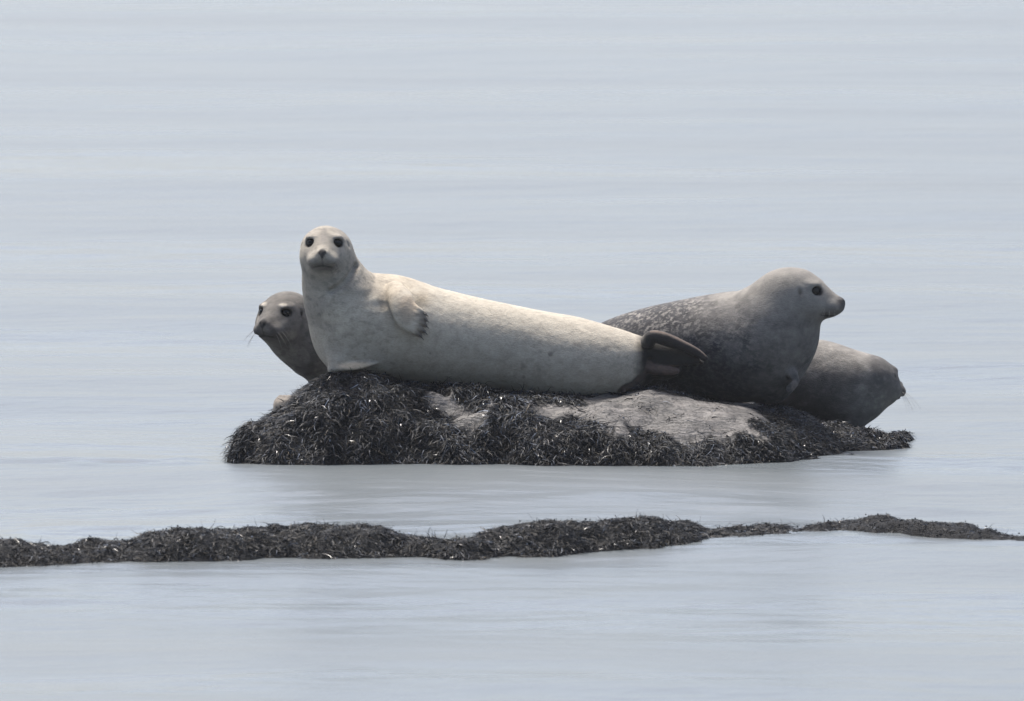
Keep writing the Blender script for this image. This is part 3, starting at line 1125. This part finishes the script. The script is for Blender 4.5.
# ------------------------------------------------------------------ the seal looking out over the rock's weedy tip
def seal_brown():
    S = Solid()
    S.chain(PW([(690, 388, 18, 1.75), (730, 384, 30, 1.70), (775, 380, 38, 1.62), (812, 381, 42, 1.55), (838, 383, 37, 1.52), (856, 384, 31, 1.50), (867, 383, 25, 1.50)]),
            k=.02, sy=1.0)
    S.chain(PW([(838, 392, 33, 1.50), (848, 402, 27, 1.46), (850, 414, 19, 1.44)]), k=.06)
    hd = Head(S, W(870, 379.5, 1.50), (.62, .72, -.08), 1.02, k=.04)
    S.chain(PW([(876, 388, 16, 1.51), (866, 398, 19, 1.49)]), k=.05)

    def paint(V):
        n = len(V)
        f1 = fbm(V * 7, 3, 221)
        hq = hd.local(V)
        rr = np.linalg.norm(hq, axis=1)
        c = np.tile(np.array([.062, .057, .054]), (n, 1)) * (1 + .4 * f1)[:, None]
        c = mixrgb(c, (.17, .158, .14), .8 * sstep(.18, .32, V[:, 2] + .04 * f1 + .05 * fbm(V * 24, 3, 222)))  # rim light along the back, painted in as a lighter coat
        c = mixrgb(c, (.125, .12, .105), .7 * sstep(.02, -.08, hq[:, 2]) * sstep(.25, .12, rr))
        hx = (V[:, 0] - W(867, 370, 1.42)[0]) * 270 + 6 * f1
        c = mixrgb(c, (.052, .048, .046), .75 * sstep(1, 9, hx) * sstep(-.03, .03, hq[:, 2]))
        c = mixrgb(c, (.19, .178, .16), .35 * np.exp(-((hx + 4) / 7) ** 2) * sstep(.12, .2, V[:, 2]))
        paint_face(hd, V, c)
        nz = sstep(1.2, .7, np.linalg.norm((hq - np.array([0, .155, -.03])) / np.array([.07, .062, .055]), axis=1))
        c = mixrgb(c, (.022, .020, .020), .93 * nz)
        c = c * .98 * (1 + .30 * fbm(V * 30, 3, 225))[:, None]
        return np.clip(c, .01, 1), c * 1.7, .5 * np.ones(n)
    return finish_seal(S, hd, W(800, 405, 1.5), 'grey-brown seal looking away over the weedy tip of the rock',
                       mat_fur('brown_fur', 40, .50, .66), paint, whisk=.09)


# ------------------------------------------------------------------ the seal peering out behind the pale one
def seal_peering():
    S = Solid()
    S.chain(PW([(570, 374, 12, 1.5), (525, 370, 26, 1.48), (470, 366, 34, 1.46), (410, 366, 37, 1.43), (365, 366, 36, 1.38), (344, 366, 33, 1.33),
                (327, 358, 30, 1.29), (313, 345, 27.5, 1.26), (297, 330, 26, 1.24), (289, 318, 24, 1.23)]), k=.02, sy=1.0)
    hd = Head(S, W(284.5, 316, 1.22), (-.48, -1, .0), 1.02, k=.04)
    S.chain(PW([(278, 330, 13, 1.15), (287, 342, 17, 1.19), (306, 357, 18, 1.22)]), k=.04)
    # fore flipper on the weed
    S.chain(PW([(345, 385, 14, 1.15), (312, 398, 8, .92), (288, 402, 6, .72)]), k=.02)
    claws = []
    for i in range(4):
        x0 = 276.5 + 4.2 * i
        S.chain(PW([(x0 + 4, 398, 3.2, .62 - .004 * i), (x0, 403, 3.0, .57 - .004 * i), (x0 - .6, 411, 2.6, .55)]), k=.006)

    def paint(V):
        n = len(V)
        f1 = fbm(V * 7, 3, 231)
        hq = hd.local(V)
        rr = np.linalg.norm(hq, axis=1)
        c = np.tile(np.array([.140, .129, .114]), (n, 1)) * (1 + .35 * f1)[:, None]
        st = fbm(np.stack([V[:, 0] * 16 + V[:, 2] * 9, V[:, 1] * 8, V[:, 2] * 9 - V[:, 0] * 5], -1), 3, 233)
        c = mixrgb(c, (.040, .036, .035), .85 * sstep(-.05, .30, st) * sstep(.09, .22, rr))
        thr = sstep(.06, -.05, (V[:, 0] - W(290, 350, 1.2)[0]) * .8 + (V[:, 2] - W(290, 350, 1.2)[2]) * .6)
        c = mixrgb(c, (.30, .28, .25), .7 * thr * sstep(.16, .30, rr))
        c = mixrgb(c, (.10, .09, .078), .6 * sstep(.03, .07, hq[:, 2]) * sstep(.25, .12, rr))
        au = np.abs(hq[:, 0])
        tear = np.linalg.norm((np.stack([au, hq[:, 1], hq[:, 2]], -1) - np.array([.066, .072, -.022])) / np.array([.012, .03, .036]), axis=1)
        c = mixrgb(c, (.025, .023, .022), .75 * sstep(1.2, .5, tear))
        paint_face(hd, V, c, muzzle=(.075, .068, .065), brow=(.40, .36, .30), nose=(.014, .013, .013))
        c = mixrgb(c, (.26, .24, .21), .6 * sstep(1.3, .5, np.linalg.norm((np.stack([au, hq[:, 1], hq[:, 2]], -1) - np.array([.055, .07, -.055])) / np.array([.03, .05, .03]), axis=1)))
        c = mixrgb(c, (.19, .165, .14), .8 * sstep(1.2, .6, near(V, W(282, 404, .58), (.06, .14, .05))))
        c = c * .92 * (1 + .35 * fbm(V * 30, 3, 235))[:, None]
        return np.clip(c, .01, 1), c * .55, .6 * np.ones(n)
    return finish_seal(S, hd, W(330, 385, 1.3), 'grey seal with pale brows peering out from behind the pale seal',
                       mat_fur('grey_fur', 48, .48, .64), paint, claws, whisk=.06)


seal_pale()
seal_dark()
seal_brown()
seal_peering()


# ------------------------------------------------------------------ sea air
def build_haze():
    x0, x1, y0, y1, z0, z1 = -9000, 9000, -4500, 12000, -3.0, 8.0
    V = [(x, y, z) for x in (x0, x1) for y in (y0, y1) for z in (z0, z1)]
    F = [(0, 1, 3, 2), (4, 6, 7, 5), (0, 4, 5, 1), (2, 3, 7, 6), (0, 2, 6, 4), (1, 5, 7, 3)]
    m = bpy.data.materials.new('sea_haze')
    m.use_nodes = True
    nt = m.node_tree
    nt.nodes.remove(nt.nodes['Principled BSDF'])
    v = nt.nodes.new('ShaderNodeVolumePrincipled')
    v.inputs['Color'].default_value = (0.93, 0.96, 1.0, 1)
    v.inputs['Density'].default_value = 0.00028
    v.inputs['Anisotropy'].default_value = 0.3
    nt.links.new(v.outputs[0], nt.nodes['Material Output'].inputs['Volume'])
    o = mesh_obj('haze', V, F, m, smooth=False)
    tag(o, 'thin pale sea haze over the water', 'haze', kind='stuff')


build_haze()
